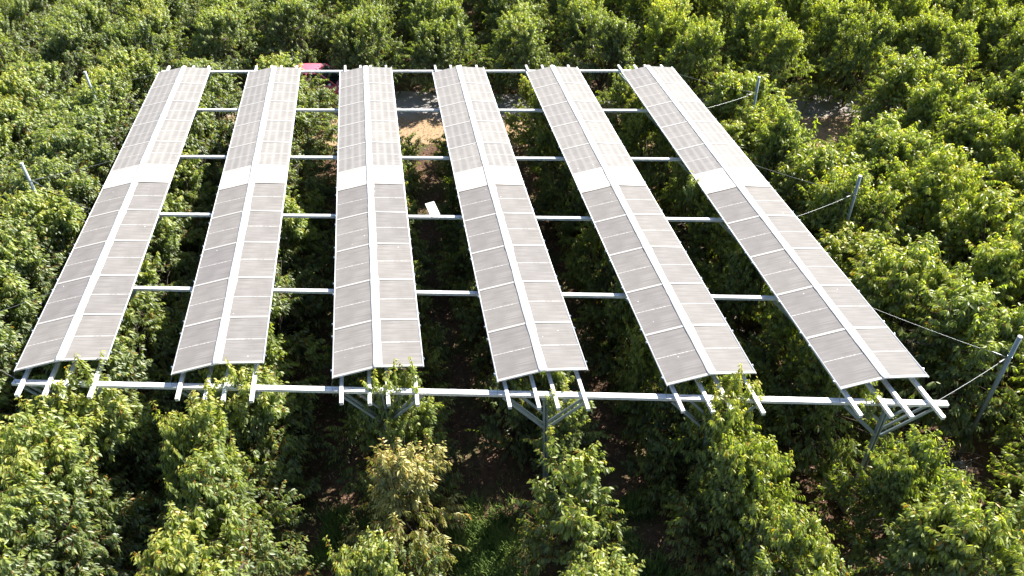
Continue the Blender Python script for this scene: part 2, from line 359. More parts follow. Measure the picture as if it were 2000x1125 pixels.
def make_tree_meshes(seed, H=4.5, rx=1.75, ry=1.5, nclump=104, per=9, leafL=0.175, mats=None, tallshoots=5, lo=0.05, narrow=1.0, young=0.0):
    rg = np.random.default_rng(seed); acc = acc_new(); tk = MB()
    hb = 0.55
    # scaffold limbs
    nl = 6; limbs = []
    tk.tube([(0, 0, -0.1), (0.02, 0.01, 0.25), (0.0, 0.03, hb + .1)], [0.11, 0.085, 0.075], 8)
    for i in range(nl):
        a = 2 * math.pi * (i + rg.uniform(-.3, .3)) / nl; r = rg.uniform(.5, .95)
        e = np.array([math.cos(a) * rx * r * .6, math.sin(a) * ry * r * .6, H * rg.uniform(.68, .88)])
        mid = np.array([e[0] * .62, e[1] * .62, hb + (e[2] - hb) * .42])
        p = [np.array([0, 0, hb]), mid * .5 + np.array([0, 0, hb * .5]), mid, e]
        limbs.append(p); tk.tube(p, [0.06, 0.045, 0.032, 0.01], 6)
    lob = rg.uniform(0, 6.28, 4)
    lead = [(rg.uniform(0, 6.28), rg.uniform(.22, .62), rg.uniform(.86, 1.06)) for _ in range(6)] + [(0, .05, 1.05)]
    for c in range(nclump):
        t = lo + (1 - lo) * rg.uniform(0, 1) ** 0.82
        prof = np.interp(t, [0, .1, .35, .6, .8, .93, 1.0], [.62, .95, 1.0, .84, .62, .44, .25])
        a = rg.uniform(0, 2 * math.pi)
        lobes = 1 + .13 * math.sin(3 * a + lob[0]) + .12 * math.sin(5 * a + 4 * t + lob[1]) + .10 * math.sin(7 * t + lob[2])
        inner = rg.uniform() < 0.2
        rr = prof * lobes * (rg.uniform(.2, .6) if inner else rg.uniform(.62, 1.0))
        p = np.array([math.cos(a) * rx * rr, math.sin(a) * ry * rr, 0.25 + t * (H - 0.45)])
        if t > .58:        # upper crown breaks up into upright leaders
            la, lr, lh = lead[rg.integers(len(lead))]; sp_ = (1 - t) * .95 + .10
            aa = rg.uniform(0, 6.28); q_ = rg.uniform(.2, 1) * sp_
            p = np.array([math.cos(la) * rx * lr + math.cos(aa) * q_, math.sin(la) * ry * lr + math.sin(aa) * q_, 0.25 + t * (H - 0.45) * lh])
            a = aa
        # branch from nearest limb
        best = min(((np.linalg.norm(q - p) + (0 if q[2] < p[2] else 1.2), li, qi) for li, lb in enumerate(limbs) for qi, q in enumerate(lb)), key=lambda x: x[0])
        q = limbs[best[1]][best[2]]
        mid = (p + q) / 2 + np.array([0, 0, -.08])
        tk.tube([q, mid, p], [0.02, 0.014, 0.008], 4)
        out = np.array([math.cos(a), math.sin(a) * .9, 0])
        tall = t > .72
        for s_ in range(per + (2 if tall else 0)):
            up = rg.uniform(.1, .9) + (0.9 if tall else 0) + t * .25
            d = unit(out * rg.uniform(.1, 1.2) * (0.5 if tall else 1) + np.array([0, 0, up]) + rg.normal(0, .42, 3))
            ln = rg.uniform(.34, .80) * (1.05 if tall else 1)
            st = p + rg.normal(0, .13, 3)
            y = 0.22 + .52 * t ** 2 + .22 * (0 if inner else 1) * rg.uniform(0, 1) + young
            shoot(rg, st, d, ln, int(ln * 27) + 3, acc, y, leafL, rg.uniform(.05, .5), twig=True, narrow=narrow)
    for s_ in range(tallshoots):   # strong upright shoots above the crown
        a = rg.uniform(0, 6.28); r = rg.uniform(0, .55)
        st = np.array([math.cos(a) * rx * r, math.sin(a) * ry * r, H * rg.uniform(.84, .93)])
        d = unit(np.array([math.cos(a) * .22, math.sin(a) * .22, 1]) + rg.normal(0, .1, 3))
        shoot(rg, st, d, rg.uniform(.6, .95), 24, acc, .85, leafL * 1.05, .06, spread=.45, narrow=narrow)
    mats = mats or [M_leaf, M_twig]
    return acc_mesh('crown', acc, mats), tk.mesh('trunk', M_bark, True)

VAR = [make_tree_meshes(100 + i, tallshoots=(3, 7, 5, 9, 4, 6, 8)[i], rx=(1.9, 2.0, 1.85, 2.0, 1.9, 1.95, 2.0)[i], ry=1.85) for i in range(7)]
VFAR = [make_tree_meshes(300 + i, nclump=104, per=9, rx=1.95, ry=1.8, H=4.7, leafL=0.165, tallshoots=4) for i in range(4)]
VNAR = [make_tree_meshes(200 + i, rx=1.0, ry=1.0, nclump=46, per=8, tallshoots=3, lo=.12) for i in range(2)]
VBRN = make_tree_meshes(221, rx=1.12, ry=1.05, nclump=48, per=8, mats=[M_leafb, M_twig], tallshoots=2, narrow=.72, young=.1)

Rm = Matrix(R_).transposed(); CV = Vector(CAM)
def project(p):
    v = Rm @ (Vector(p) - CV)
    if v.z > -0.5: return None
    return (0.5 + 0.5 * 1.50966 * v.x / -v.z, 0.5 - 0.5 * 1.50966 * v.y / -v.z * (1024 / 576))
def seen(p, mx, my=None):
    my = mx if my is None else my
    for dz in (0.6, 2.5, 4.6):
        q = project((p[0], p[1], p[2] + dz))
        if q and -mx < q[0] < 1 + mx and -my < q[1] < 1 + my: return True
    return False
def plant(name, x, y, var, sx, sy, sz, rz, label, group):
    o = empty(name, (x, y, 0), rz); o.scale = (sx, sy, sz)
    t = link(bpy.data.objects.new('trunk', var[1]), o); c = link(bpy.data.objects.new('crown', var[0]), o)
    f = min(1.0, max(0.0, (x + 4) / 40.0)); j = rng.uniform(-.06, .06)   # yellower to the right: fresher leaves, plus backlit glow painted into the tint
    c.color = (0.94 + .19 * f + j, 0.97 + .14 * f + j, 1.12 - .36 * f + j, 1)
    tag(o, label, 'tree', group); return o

ORD = ['first', 'second', 'third', 'fourth', 'fifth', 'sixth', 'seventh', 'eighth', 'ninth', 'tenth', 'eleventh', 'twelfth', 'thirteenth', 'fourteenth', 'fifteenth', 'sixteenth', 'seventeenth']
def rowname(k):
    if 0 <= k <= 5: return 'row under the ' + ('leftmost roof', 'second roof from the left', 'third roof from the left', 'fourth roof from the left', 'fifth roof from the left', 'rightmost roof')[k]
    if k < 0: return ORD[-k - 1] + ' row out from the roofs on the left'
    return ORD[k - 6] + ' row out from the roofs on the right'

FRONT = {0: [-6.2, -4.3, -2.6, -0.7], 1: [-6.6, -4.7, -2.9, -0.95], 2: [-7.3, -4.55, -2.15], 3: [-8.5, -6.0, -2.9, -0.6], 4: [-8.6, -6.6, -4.6, -2.7, -0.8], 5: [-9.3, -6.75, -2.9],
         6: [-10.6, -8.2, -5.5, -2.1]}
TREES = {}
ntree = 0
for k in range(-4, 15):
    ys = list(FRONT.get(k, []))
    if not ys:
        y = -9.0 + rng.uniform(-.4, .4); ys = [y]
    yend = 22.6 + SK * P * k - {1: -3.4, 2: 2.1, 3: .6, 4: -2.4, 5: -3.2, 7: 2.6, 8: -1.6, 9: -1.6, 10: -1.6, -1: -2.2, -2: -2.2, -3: -2.2, 0: -2.8}.get(k, -.2)
    y = ys[-1] + 2.45
    while y < yend:
        ys.append(y + rng.uniform(-.2, .2)); y += 2.45
    ys = [q for q in ys if q < yend]
    idx = 0
    for y in ys:
        x = P * k + rng.uniform(-.16, .16)
        under = (-0.6 < k < 5.6) and (y > SK * P * k - 0.9)
        sz = rng.uniform(.90, .965) if under else rng.uniform(.95, 1.08)
        wide = 1.10 if k <= 1 else (0.96 if k <= 4 else 1.04)
        if k >= 6: wide = 1.28
        if k < 0: wide = 1.18
        var = VAR[rng.integers(len(VAR))]
        sx = wide * rng.uniform(.93, 1.08); sy = rng.uniform(1.02, 1.2) * (1.08 if k >= 6 or k < 0 else 1)
        if k == 2 and y == -4.55: var = VBRN; x = 9.35; sx = sy = 1.12; sz = 1.0
        elif k == 2 and y == -2.15: x = 9.25; sx = .82; sy = .9; sz = .95
        elif k == 3 and y == -6.0: var = VNAR[0]; x = 13.75; sx = 1.12; sy = 1.1; sz = .97
        elif k == 3 and y == -2.9: var = VNAR[1]; x = 14.2; sx = .95; sy = .9; sz = .80
        elif k == 3 and y == -8.5: var = VNAR[1]; x = 13.9; sx = 1.05; sz = .85
        elif k == 4 and y < -4: x = 18.3; sx = .80
        elif k == 5 and y == -6.75: x = 22.9; sx = .78; sz = .93
        elif k == 6 and y == -5.5: var = VNAR[1]; x = 28.3; sx = .95; sy = .9; sz = .74
        elif k == 6 and y < -5: x = 27.5; sx = .85; sz = .88
        elif k == 5 and y == -9.3: x = 22.9
        elif k in (3, 4, 5) and under: sx *= .82; sz *= .92
        elif k == 2 and under: sx *= .90
        if k == 6 or k == -1:
            for py in ((13.8, 4.66, -4.2) if k == 6 else (21.0, 11.8, 2.6)):
                if -3.6 < y - py < .6: sz = .80 if k == 6 else .98
        if y < -2.5 and k in (0, 1): sx *= .86; sz = 1.08 if y > -4 else 1.0
        elif y < 0 and k in (0, 1): sz = .97; sx *= .95
        if k == 4 and -7 < y < -3: sz = 1.03
        if k == 2 and y < -6: sx = .70; x -= .35; sz = .9
        if not seen((x, y, 0), 0.13, 0.16): continue
        idx += 1
        lab = 'cherry tree, %s from near end, %s' % (ORD[idx - 1], rowname(k))
        if var is VBRN: lab = 'thin cherry tree with yellow brown wilting leaves in front of the third roof'
        elif var in VNAR and y < -5: lab = 'narrow cherry tree, %s from near end, %s' % (ORD[idx - 1], rowname(k))
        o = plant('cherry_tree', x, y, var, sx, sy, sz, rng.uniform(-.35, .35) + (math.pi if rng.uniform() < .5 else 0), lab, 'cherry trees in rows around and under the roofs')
        TREES[(k, idx)] = o; ntree += 1
for k in range(-7, 16):
    y0 = 29.3 + SK * P * k + (1.2 if k == 0 else 2.9 if k == 1 else (.6 if k == 2 else (0 if k < 6 else -1.4))) - (1.0 if k < 0 else 0); idx = 0
    for n_ in range(9):
        x = P * k + rng.uniform(-.2, .2); y = y0 + 2.75 * n_ + rng.uniform(-.25, .25)
        if not seen((x, y, 0), 0.06, 0.05): continue
        idx += 1
        col = 'column %s' % k
        if k < 0: rn = '%s row left of the leftmost roof line' % ORD[-k - 1]
        elif k <= 5: rn = 'row in line with the ' + ('leftmost roof', 'second roof from the left', 'third roof from the left', 'fourth roof from the left', 'fifth roof from the left', 'rightmost roof')[k]
        else: rn = '%s row right of the roofs' % ORD[k - 6]
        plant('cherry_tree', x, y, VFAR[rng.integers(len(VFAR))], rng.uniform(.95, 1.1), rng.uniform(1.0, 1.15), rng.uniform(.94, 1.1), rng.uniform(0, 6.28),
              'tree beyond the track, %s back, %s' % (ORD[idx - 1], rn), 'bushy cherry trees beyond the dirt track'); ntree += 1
print('trees', ntree)

def extra_shoots(parent_key, spots, name='shoot'):
    """long leafy shoots of one tree that reach up past the roof edge; spots in world coordinates"""
    par = TREES[parent_key]; acc = acc_new(); rg = np.random.default_rng((parent_key[0] * 31 + parent_key[1] * 7 + 500) % 1000)
    bpy.context.view_layer.update()
    Mi = par.matrix_world.inverted()
    for (x, y, z, ln) in spots:
        z += .16
        tip = Mi @ Vector((x, y, z)); base = Mi @ Vector((x + rg.uniform(-.15, .15), y - .12, z - ln))
        d = np.array(tip - base); L_ = float(np.linalg.norm(d))
        shoot(rg, np.array(base), d / L_, L_, int(L_ * 34) + 6, acc, .9, .17, .12, spread=.6)
        for j in range(3): shoot(rg, np.array(base) + rg.normal(0, .08, 3), unit(d / L_ + rg.normal(0, .22, 3)), L_ * rg.uniform(.7, .95), int(L_ * 24) + 5, acc, .8, .16, .2)
    link(bpy.data.objects.new(name, acc_mesh(name, acc, [M_leaf, M_twig])), par)

def nearest(x, y): return min(TREES, key=lambda q: (TREES[q].location.x - x) ** 2 + (TREES[q].location.y - y) ** 2)
SH = [(-.9, -1.0, 4.8, 1.2), (-.3, -1.2, 4.95, 1.3), (.25, -1.3, 4.75, 1.1), (-.6, -1.6, 4.6, 1.2), (.6, -1.1, 4.7, 1.1), (3.9, -1.7, 4.85, 1.2), (4.4, -1.9, 4.95, 1.3), (5.0, -1.9, 4.7, 1.1), (13.5, -4.3, 4.3, 1.1), (0.75, -0.42, 5.65, 1.3), (0.45, -0.6, 5.35, 1.1), (0.2, -0.9, 5.1, 1.0), (4.95, -1.38, 5.6, 1.2), (5.25, -1.5, 5.2, 1.0), (4.3, -1.6, 5.1, .9),
      (8.95, -2.3, 5.35, 1.2), (9.5, -2.25, 5.62, 1.5), (9.95, -2.3, 5.68, 1.5), (9.2, -2.6, 5.0, 1.0), (13.7, -3.6, 4.9, .9), (14.1, -3.3, 4.9, 1.0),
      (18.6, -4.3, 5.75, 1.5), (18.8, -4.5, 5.3, 1.2), (17.9, -4.55, 5.2, 1.2), (18.2, -4.7, 5.0, 1.2), (19.2, -4.3, 5.0, 1.1), (22.15, -5.35, 5.05, 1.1), (21.05, 6.2, 5.35, 1.1), (20.98, 6.05, 5.1, 1.0)]
byt = {}
for s_ in SH: byt.setdefault(nearest(s_[0], s_[1]), []).append(s_)
for kk, sp in byt.items(): extra_shoots(kk, sp)

# ------------------------------------------------------------------ steel frame
frame = empty('steel_frame', (11.25, 8, 0))
tag(frame, 'white galvanised steel frame of long cross beams, purlins and braced columns carrying the six roofs', 'steel frame')
FI = Matrix.Translation((-11.25, -8, 0))
def fbuild(mb, name, mats, smooth=False, bevel=0.0):
    mb.v = [(a - 11.25, b - 8, c) for a, b, c in mb.v]
    return mb.build(name, mats, frame, smooth, bevel=bevel)
XL, XR = -1.40, 23.98
for i, y0 in enumerate(BY):
    wdt = 0.086 if i == 0 else 0.070
    b = MB(); a = (XL, y0 + SK * XL, BZ - .045); c = (XR, y0 + SK * XR, BZ - .045)
    # two channels back to back with a joint line between them
    for s_ in (-1, 1):
        b.prism(a, c, [(.006, -.045), (wdt, -.045), (wdt, .045), (.006, .045)] if s_ > 0 else [(-wdt, -.045), (-.006, -.045), (-.006, .045), (-wdt, .045)])
    d = (Vector(c) - Vector(a)).normalized()
    for j in range(9):       # splice plates
        q = Vector(a) + d * (1.1 + j * 2.9)
        b.prism(q - d * .09, q + d * .09, [(-wdt - .003, -.048), (wdt + .003, -.048), (wdt + .003, .048), (-wdt - .003, .048)])
    fbuild(b, 'beam', M_beam)
    for k in range(6):
        x = P * k; y = y0 + SK * x
        cb = MB()
        # C profile column: web and flanges
        cb.box(x - .07, x + .07, y + .045, y + .053, 0.0, BZ - .12); cb.box(x - .07, x - .062, y - .05, y + .045, 0, BZ - .12); cb.box(x + .062, x + .07, y - .05, y + .045, 0, BZ - .12)
        cb.box(x - .062, x - .02, y - .05, y - .044, 0, BZ - .12); cb.box(x + .02, x + .062, y - .05, y - .044, 0, BZ - .12)
        cb.box(x - .13, x + .13, y - .105, y + .105, BZ - .135, BZ - .121)
        co = fbuild(cb, 'column', M_column)
        ft = MB(); ft.box(x - .24, x + .24, y - .24, y + .24, -.1, .16)
        fo = ft.build('footing', M_conc, co, bevel=.02); fo.location = (-11.25, -8, 0)
        def brace(zc, dx, sgn, off):
            bb = MB()
            for o_ in off:
                p0 = Vector((x + sgn * .075, y + o_, zc)); p1 = Vector((x + sgn * dx, y + SK * sgn * dx + o_, BZ - .13))
                bb.prism(p0, p1, [(-.006, -.035), (.006, -.035), (.006, .035), (-.006, .035)])
                bb.prism(p0 + Vector((0, .022, 0)), p1 + Vector((0, .022, 0)), [(-.02, .026), (.018, .026), (.018, .034), (-.02, .034)])
            o2 = bb.build('brace', M_column, co); o2.location = (-11.25, -8, 0)
        for sgn in (-1, 1):
            brace(BZ - 1.30, 1.16, sgn, (-.085, .085))
            if i == 0: brace(BZ - .78, .66, sgn, (.0,))
for k in range(6):
    for px in (-1.05, -.28, .22, 1.0):
        x = P * k + px; b = MB()
        ya, yb = -1.05 + SK * x, 22.62 + SK * x
        zt = 4.75 + (.03 if abs(px) > .5 else .03)
        b.prism((x, ya, BZ + .052), (x, yb, BZ + .052), [(-.048, -.05), (.048, -.05), (.048, .05), (-.048, .05)])
        fbuild(b, 'purlin', M_beam)

# ------------------------------------------------------------------ the six roofs
HW = 1.25
def zr(x): return ZR - (ZR - ZE) * abs(x) / HW
def half_panel(sgn, mat, ylen=MOD, seam=True, name='solar_panel'):
    m = MB(); xa, xb = (0.06 * sgn, HW * sgn); za, zb = zr(xa), zr(xb)
    n = 6; g_ = 0.05 if seam else 0.0
    ys = np.linspace(g_, ylen - g_, 7); xs = np.linspace(xa, xb, 5)
    rg = np.random.default_rng(5 + sgn); 
    top = [(x, y, zr(x) + 0.012 + 0.004 * math.sin(5 * y + 3 * x)) for y in ys for x in xs]
    f = []
    for j in range(6):
        for i in range(4):
            q = (j * 5 + i, j * 5 + i + 1, (j + 1) * 5 + i + 1, (j + 1) * 5 + i); f.append(q if sgn > 0 else q[::-1])
    m.add(top, f, 0)
    # thin body under the film
    pr = [(xa, g_, za + .003), (xb, g_, zb + .003), (xb, ylen - g_, zb + .003), (xa, ylen - g_, za + .003)]
    lo = [(a, b_, c - .018) for a, b_, c in pr]
    m.add(pr + lo, [(0, 3, 2, 1), (4, 5, 6, 7), (0, 1, 5, 4), (1, 2, 6, 5), (2, 3, 7, 6), (3, 0, 4, 7)] if sgn > 0 else [(0, 1, 2, 3), (7, 6, 5, 4), (4, 5, 1, 0), (5, 6, 2, 1), (6, 7, 3, 2), (7, 4, 0, 3)], 1)
    if seam:     # white joint strip at the near edge
        p = [(xa, -.026, za + .016), (xb, -.026, zb + .016), (xb, .05, zb + .016), (xa, .05, za + .016)]
        lo = [(a, b_, c - .02) for a, b_, c in p]
        m.add(p + lo, [(0, 1, 2, 3), (7, 6, 5, 4), (4, 5, 1, 0), (5, 6, 2, 1), (6, 7, 3, 2), (7, 4, 0, 3)], 1)
    return m.mesh(name, [mat, M_joint])
PV = {(s_, st): half_panel(s_, M_pvs if st else M_pv) for s_ in (-1, 1) for st in (False, True)}
SHT = {s_: half_panel(s_, M_sheet, BAND, False, 'white_sheet') for s_ in (-1, 1)}
YTOT = 10 * MOD + BAND
def make_roof(k):
    rt = empty('solar_roof', (P * k, SK * P * k, 0))
    for sgn in (-1, 1):
        for j in range(10):
            y = j * MOD + (BAND if j >= 5 else 0)
            o = bpy.data.objects.new('solar_panel', PV[(sgn, j >= 5)]); o.location = (0, y, 0); link(o, rt)
        o = bpy.data.objects.new('white_sheet', SHT[sgn]); o.location = (0, 5 * MOD, 0); link(o, rt)
    rg = np.random.default_rng(40 + k)
    # ridge cap: overlapping soft lengths with slightly wavering edges
    m = MB(); n = 120; vs = []
    for i in range(n + 1):
        y = -0.03 + (YTOT + .06) * i / n
        ph = (y / MOD) % 1.0
        sg = 0.022 * math.exp(-((ph - .93) / .07) ** 2) + 0.010 * math.sin(y * 1.7 + k)
        lw = .112 + rg.normal(0, .004) + sg * .5; rw = .135 + rg.normal(0, .004) + sg
        lift = .006 + .008 * math.sin(y * 2.3 + k) ** 2 + .02 * math.exp(-((ph - .93) / .05) ** 2)
        vs += [(-lw, y, zr(lw) + .022 + lift * .25 * (1 + rg.uniform(-.5, 1.5))), (-.05, y, ZR + .012 + lift * .4), (.0, y, ZR + .017 + lift * .4), (.05, y, ZR + .012 + lift * .4), (rw, y, zr(rw) + .018)]
    f = [(i * 5 + j, i * 5 + j + 1, (i + 1) * 5 + j + 1, (i + 1) * 5 + j) for i in range(n) for j in range(4)]
    m.add(vs, f)
    o = m.build('ridge_cap', M_cap, rt, True); md = o.modifiers.new('thick', 'SOLIDIFY'); md.thickness = .006; md.offset = -1
    for sgn in (-1, 1):
        m = MB(); x = sgn * (HW + .012)
        m.tube([(x, -.04, ZE), (x, YTOT * .5, ZE - .006), (x, YTOT + .04, ZE)], .020 if sgn < 0 else .026, 8)
        m.build('eave_rail', M_rail, rt, True)
        c = MB()
        for j in range(11):
            yb = j * MOD + (BAND if j > 5 else 0)
            for dy in (-.28, .28):
                y = yb + dy
                if 0 < y < YTOT:
                    c.box(min(x, x + sgn * .06), max(x, x + sgn * .06), y - .022, y + .022, ZE - .035, ZE + .012)
                    c.box(x + sgn * .04 - .012, x + sgn * .04 + .012, y - .012, y + .012, ZE + .012, ZE + .035)
        c.build('edge_clips', M_clip, rt)
        # end frames under the open gables
        for ye, nm in ((0.02, 'end_frame'), (YTOT - .02, 'end_frame')):
            e = MB(); e.prism((0.0, ye, zr(0) - .035), (sgn * HW, ye, ZE - .035), [(-.018, -.018), (.018, -.018), (.018, .018), (-.018, .018)])
            e.build(nm, M_clip if ye < 1 else M_rail, rt)
    s = MB()
    for px in (-1.05, -.28, .22, 1.0):     # short stand-offs that carry the roof on the purlins
        for y in np.arange(.5, YTOT, 2.0):
            s.box(px - .02, px + .02, y - .03, y + .03, BZ + .10, zr(px) - .02)
    s.build('standoffs', M_clip, rt)
    t = MB(); t.tube([(-HW - .01, -.02, ZE - .02), (-HW - .06, -.12, ZE - .16), (-HW - .05, -.16 + SK * -1.2 - .3, BZ + .0)], .006, 5)
    t.build('tie_wire', M_cable, rt)
    return rt
RN = ['leftmost roof strip of grey solar panels with a white ridge, beside the left trees', 'second roof strip of grey solar panels counted from the left',
      'third roof strip of grey solar panels from the left, running almost straight away', 'fourth roof strip of grey solar panels from the left, beside the small solar panel',
      'fifth roof strip of grey solar panels counted from the left', 'rightmost roof strip of grey solar panels, nearest the guy posts on the right']
for k in range(6): tag(make_roof(k), RN[k], 'solar roof', 'long gabled roofs of solar panels over the trees', 'thing')

# ------------------------------------------------------------------ small solar panel on the fourth beam
yb = BY[3] + SK * 11.2 - 4.51 * 0
sp = empty('small_solar_panel', (11.22, 6.15, BZ))
tag(sp, 'small tilted white framed solar panel on a beam between the third and fourth roof', 'solar panel')
# ------------------------------------------------------------------ guy posts and cables
POSTS = [(27.0, 13.79, 5.31, 4, 5, 'slim round steel post in the right trees, farthest from the camera'), (27.0, 4.66, 5.29, 2, 3, 'round steel guy post in the right trees, middle one of three'),
         (27.0, -4.23, 5.17, 0, 1, 'round steel guy post at the right edge, nearest the camera'),
         (-4.5, 21.07, 5.49, 4, 5, 'round steel post among the upper left trees beyond the leftmost roof'), (-4.5, 11.76, 5.57, 2, 3, 'round steel post among the trees near the left edge'), (-4.5, 2.6, 5.5, 0, 1, 'round steel post among the trees just off the lower left edge')]
POSTS_XY = []
for (x, y, z, i0, i1, lab) in POSTS:
    po = empty('guy_post', (x, y, 0)); tag(po, lab, 'post', 'round steel guy posts beside the roofs')
    m = MB(); m.tube([(0, 0, -.1), (0, 0, z - .035)], .062, 16); m.build('shaft', M_post, po, True)
    m = MB(); m.tube([(0, 0, z - .035), (0, 0, z - .012), (0, 0, z)], [.066, .066, .05], 16); m.build('cap', M_rail, po)
    m = MB(); m.tube([(0, 0, z - .86), (0, 0, z - .78)], .068, 16); m.build('cable_collar', M_clip, po)
    sgn = -1 if x > 10 else 1
    bx = XR - .35 if x > 10 else XL + .25
    for i in (i0, i1):
        p0 = Vector((x + sgn * .07, y, z - .82)); p1 = Vector((bx, BY[i] + SK * bx, BZ - .02))
        d = (p1 - p0).normalized(); pm = (p0 + p1) / 2 + Vector((0, 0, -.10))
        c = MB(); pp = [p0 * (1 - t) ** 2 + pm * 2 * t * (1 - t) + p1 * t * t for t in np.linspace(0, 1, 13)]
        c.tube(pp, .009, 6); q = p0 + d * .12; c.tube([q, q + d * .05, q + d * .28, q + d * .33], [.014, .026, .026, .014], 8)
        o = c.build('guy_cable', M_cable, None, True)
        side = 'right' if x > 10 else 'left'
        tag(o, 'thin steel cable from the %s %s guy post to the %s beam end' % (('farthest', 'middle', 'nearest')[POSTS.index((x, y, z, i0, i1, lab)) % 3], side, ORD[i]), 'cable', 'guy cables between posts and beam ends')

# small panel details
s = MB(); Mt = Matrix.Translation((-.02, -.12, .33)) @ Matrix.Rotation(math.radians(17), 4, 'Z') @ Matrix.Rotation(math.radians(26), 4, 'X')
M_white = mat_metal('white_frame', (0.78, 0.78, 0.78), .4, 0, .04)
M_cell, t_, b_ = newmat('small_cells')
tc = N(t_, 'ShaderNodeTexCoord'); sp_ = N(t_, 'ShaderNodeSeparateXYZ'); t_.links.new(tc.outputs['Object'], sp_.inputs[0])
fy = math_(t_, 'FRACT', math_(t_, 'MULTIPLY', sp_.outputs[1], 15.0)); ly = math_(t_, 'LESS_THAN', fy, 0.52)
fx = math_(t_, 'FRACT', math_(t_, 'MULTIPLY', sp_.outputs[0], 12.0)); lx = math_(t_, 'LESS_THAN', fx, 0.86)
t_.links.new(mixc(t_, math_(t_, 'MULTIPLY', lx, ly), (0.66, 0.66, 0.68), (0.13, 0.13, 0.15)), b_.inputs['Base Color']); b_.inputs['Roughness'].default_value = .3
s = MB(); hw_, hl = .175, .30
s.box(-hw_, hw_, -hl, -hl + .03, 0, .028); s.box(-hw_, hw_, hl - .03, hl, 0, .028); s.box(-hw_, -hw_ + .03, -hl + .03, hl - .03, 0, .028); s.box(hw_ - .03, hw_, -hl + .03, hl - .03, 0, .028)
o = s.build('panel_frame', M_white, sp); o.matrix_local = Mt
s = MB(); s.box(-hw_ + .03, hw_ - .03, -hl + .03, hl - .03, .004, .018); o = s.build('cell_plate', M_cell, sp); o.matrix_local = Mt
s = MB(); s.tube([(0.0, -.02, .0), (0, -.06, .2), (0, -.10, .34)], .018, 8); s.box(-.07, .07, -.07, .07, 0, .012); s.build('bracket', M_clip, sp)

# ------------------------------------------------------------------ red car on the track
def mat_paint(name, col, rough=.3):
    m, t, b = newmat(name); n = noise(t, 6, 4)
    c = ramp(t, n.outputs[0], [(0.3, tuple(x * .85 for x in col)), (0.7, tuple(min(1, x * 1.1) for x in col))]); t.links.new(c.outputs[0], b.inputs['Base Color'])
    b.inputs['Roughness'].default_value = rough; b.inputs['Coat Weight'].default_value = .6; b.inputs['Coat Roughness'].default_value = .25; return m
M_red = mat_paint('faded_red_paint', (0.66, 0.12, 0.19), .5)
M_glass = mat_paint('dark_window_glass', (0.018, 0.026, 0.030), .08); M_tyre = mat_paint('black_rubber', (0.02, 0.02, 0.02), .8); M_hub = mat_paint('silver_hub', (0.5, 0.5, 0.52), .35)
M_tyre.node_tree.nodes['Principled BSDF'].inputs['Coat Weight'].default_value = 0
car = empty('parked_car', (5.7, 27.9, 0.006), TA); car.scale = (1.05, 1.12, 1.2)
tag(car, 'faded red car parked on the track behind the second and third roof', 'car')
def body_sections(secs, mat, name, half):
    """secs: list of (x, zlow, [(halfwidth, z)...]) lofted side to side"""
    m = MB(); n = len(secs[0][1])
    ring = []
    for x, prof in secs:
        r = [(x, -w_, z) for w_, z in prof] + [(x, w_, z) for w_, z in reversed(prof)]; ring.append(r)
    L = len(ring[0])
    vs = [p for r in ring for p in r]
    fs = [(i * L + j, i * L + (j + 1) % L, (i + 1) * L + (j + 1) % L, (i + 1) * L + j) for i in range(len(ring) - 1) for j in range(L)]
    fs += [tuple(range(L)), tuple((len(ring) - 1) * L + j for j in range(L - 1, -1, -1))]
    m.add(vs, [f[::-1] for f in fs]); return m.build(name, mat, car, True, bevel=0)
def P5(w_, b_, s_, t_): return [(w_ * .86, b_), (w_ * .97, b_ + .1), (w_, s_), (w_ * .95, t_ - .05), (w_ * .80, t_)]
body_sections([(-2.1, P5(.70, .42, .62, .80)), (-2.02, P5(.82, .30, .62, .98)), (-1.6, P5(.88, .24, .62, 1.04)), (-.4, P5(.90, .22, .60, 1.03)), (.75, P5(.90, .22, .60, 1.03)), (1.25, P5(.89, .24, .60, 1.00)), (1.85, P5(.84, .28, .58, .88)), (2.12, P5(.74, .34, .52, .72))], M_red, 'body', .9)
def cabin(secs, mat, name, parent=car):
    m = MB(); vs = []
    for x, w0, z0 in secs: vs += [(x, -w0, z0), (x, w0, z0)]
    return m, vs
# glass house
gh = MB(); pts = [(-1.98, .74, 1.0), (-1.55, .64, 1.58), (.35, .64, 1.60), (1.22, .76, 1.01)]
vs = [(x, -w_, z) for x, w_, z in pts] + [(x, w_, z) for x, w_, z in pts]
gh.add(vs, [(0, 1, 2, 3), (7, 6, 5, 4), (1, 0, 4, 5), (2, 1, 5, 6), (3, 2, 6, 7), (0, 3, 7, 4)])
gh.build('windows', M_glass, car)
rf = MB(); rf_s = [(-1.72, .60, 1.50), (-1.50, .67, 1.595), (-.6, .69, 1.66), (.1, .68, 1.655), (.42, .65, 1.60)]
n_ = 9; vs = [(x, wd * math.sin(a_), z - .07 * (1 - math.cos(a_))) for x, wd, z in rf_s for a_ in np.linspace(-1.57, 1.57, n_)]
rf.add(vs, [(i * n_ + j, (i + 1) * n_ + j, (i + 1) * n_ + j + 1, i * n_ + j + 1) for i in range(len(rf_s) - 1) for j in range(n_ - 1)])
o = rf.build('roof', M_red, car, True); md = o.modifiers.new('t', 'SOLIDIFY'); md.thickness = .03
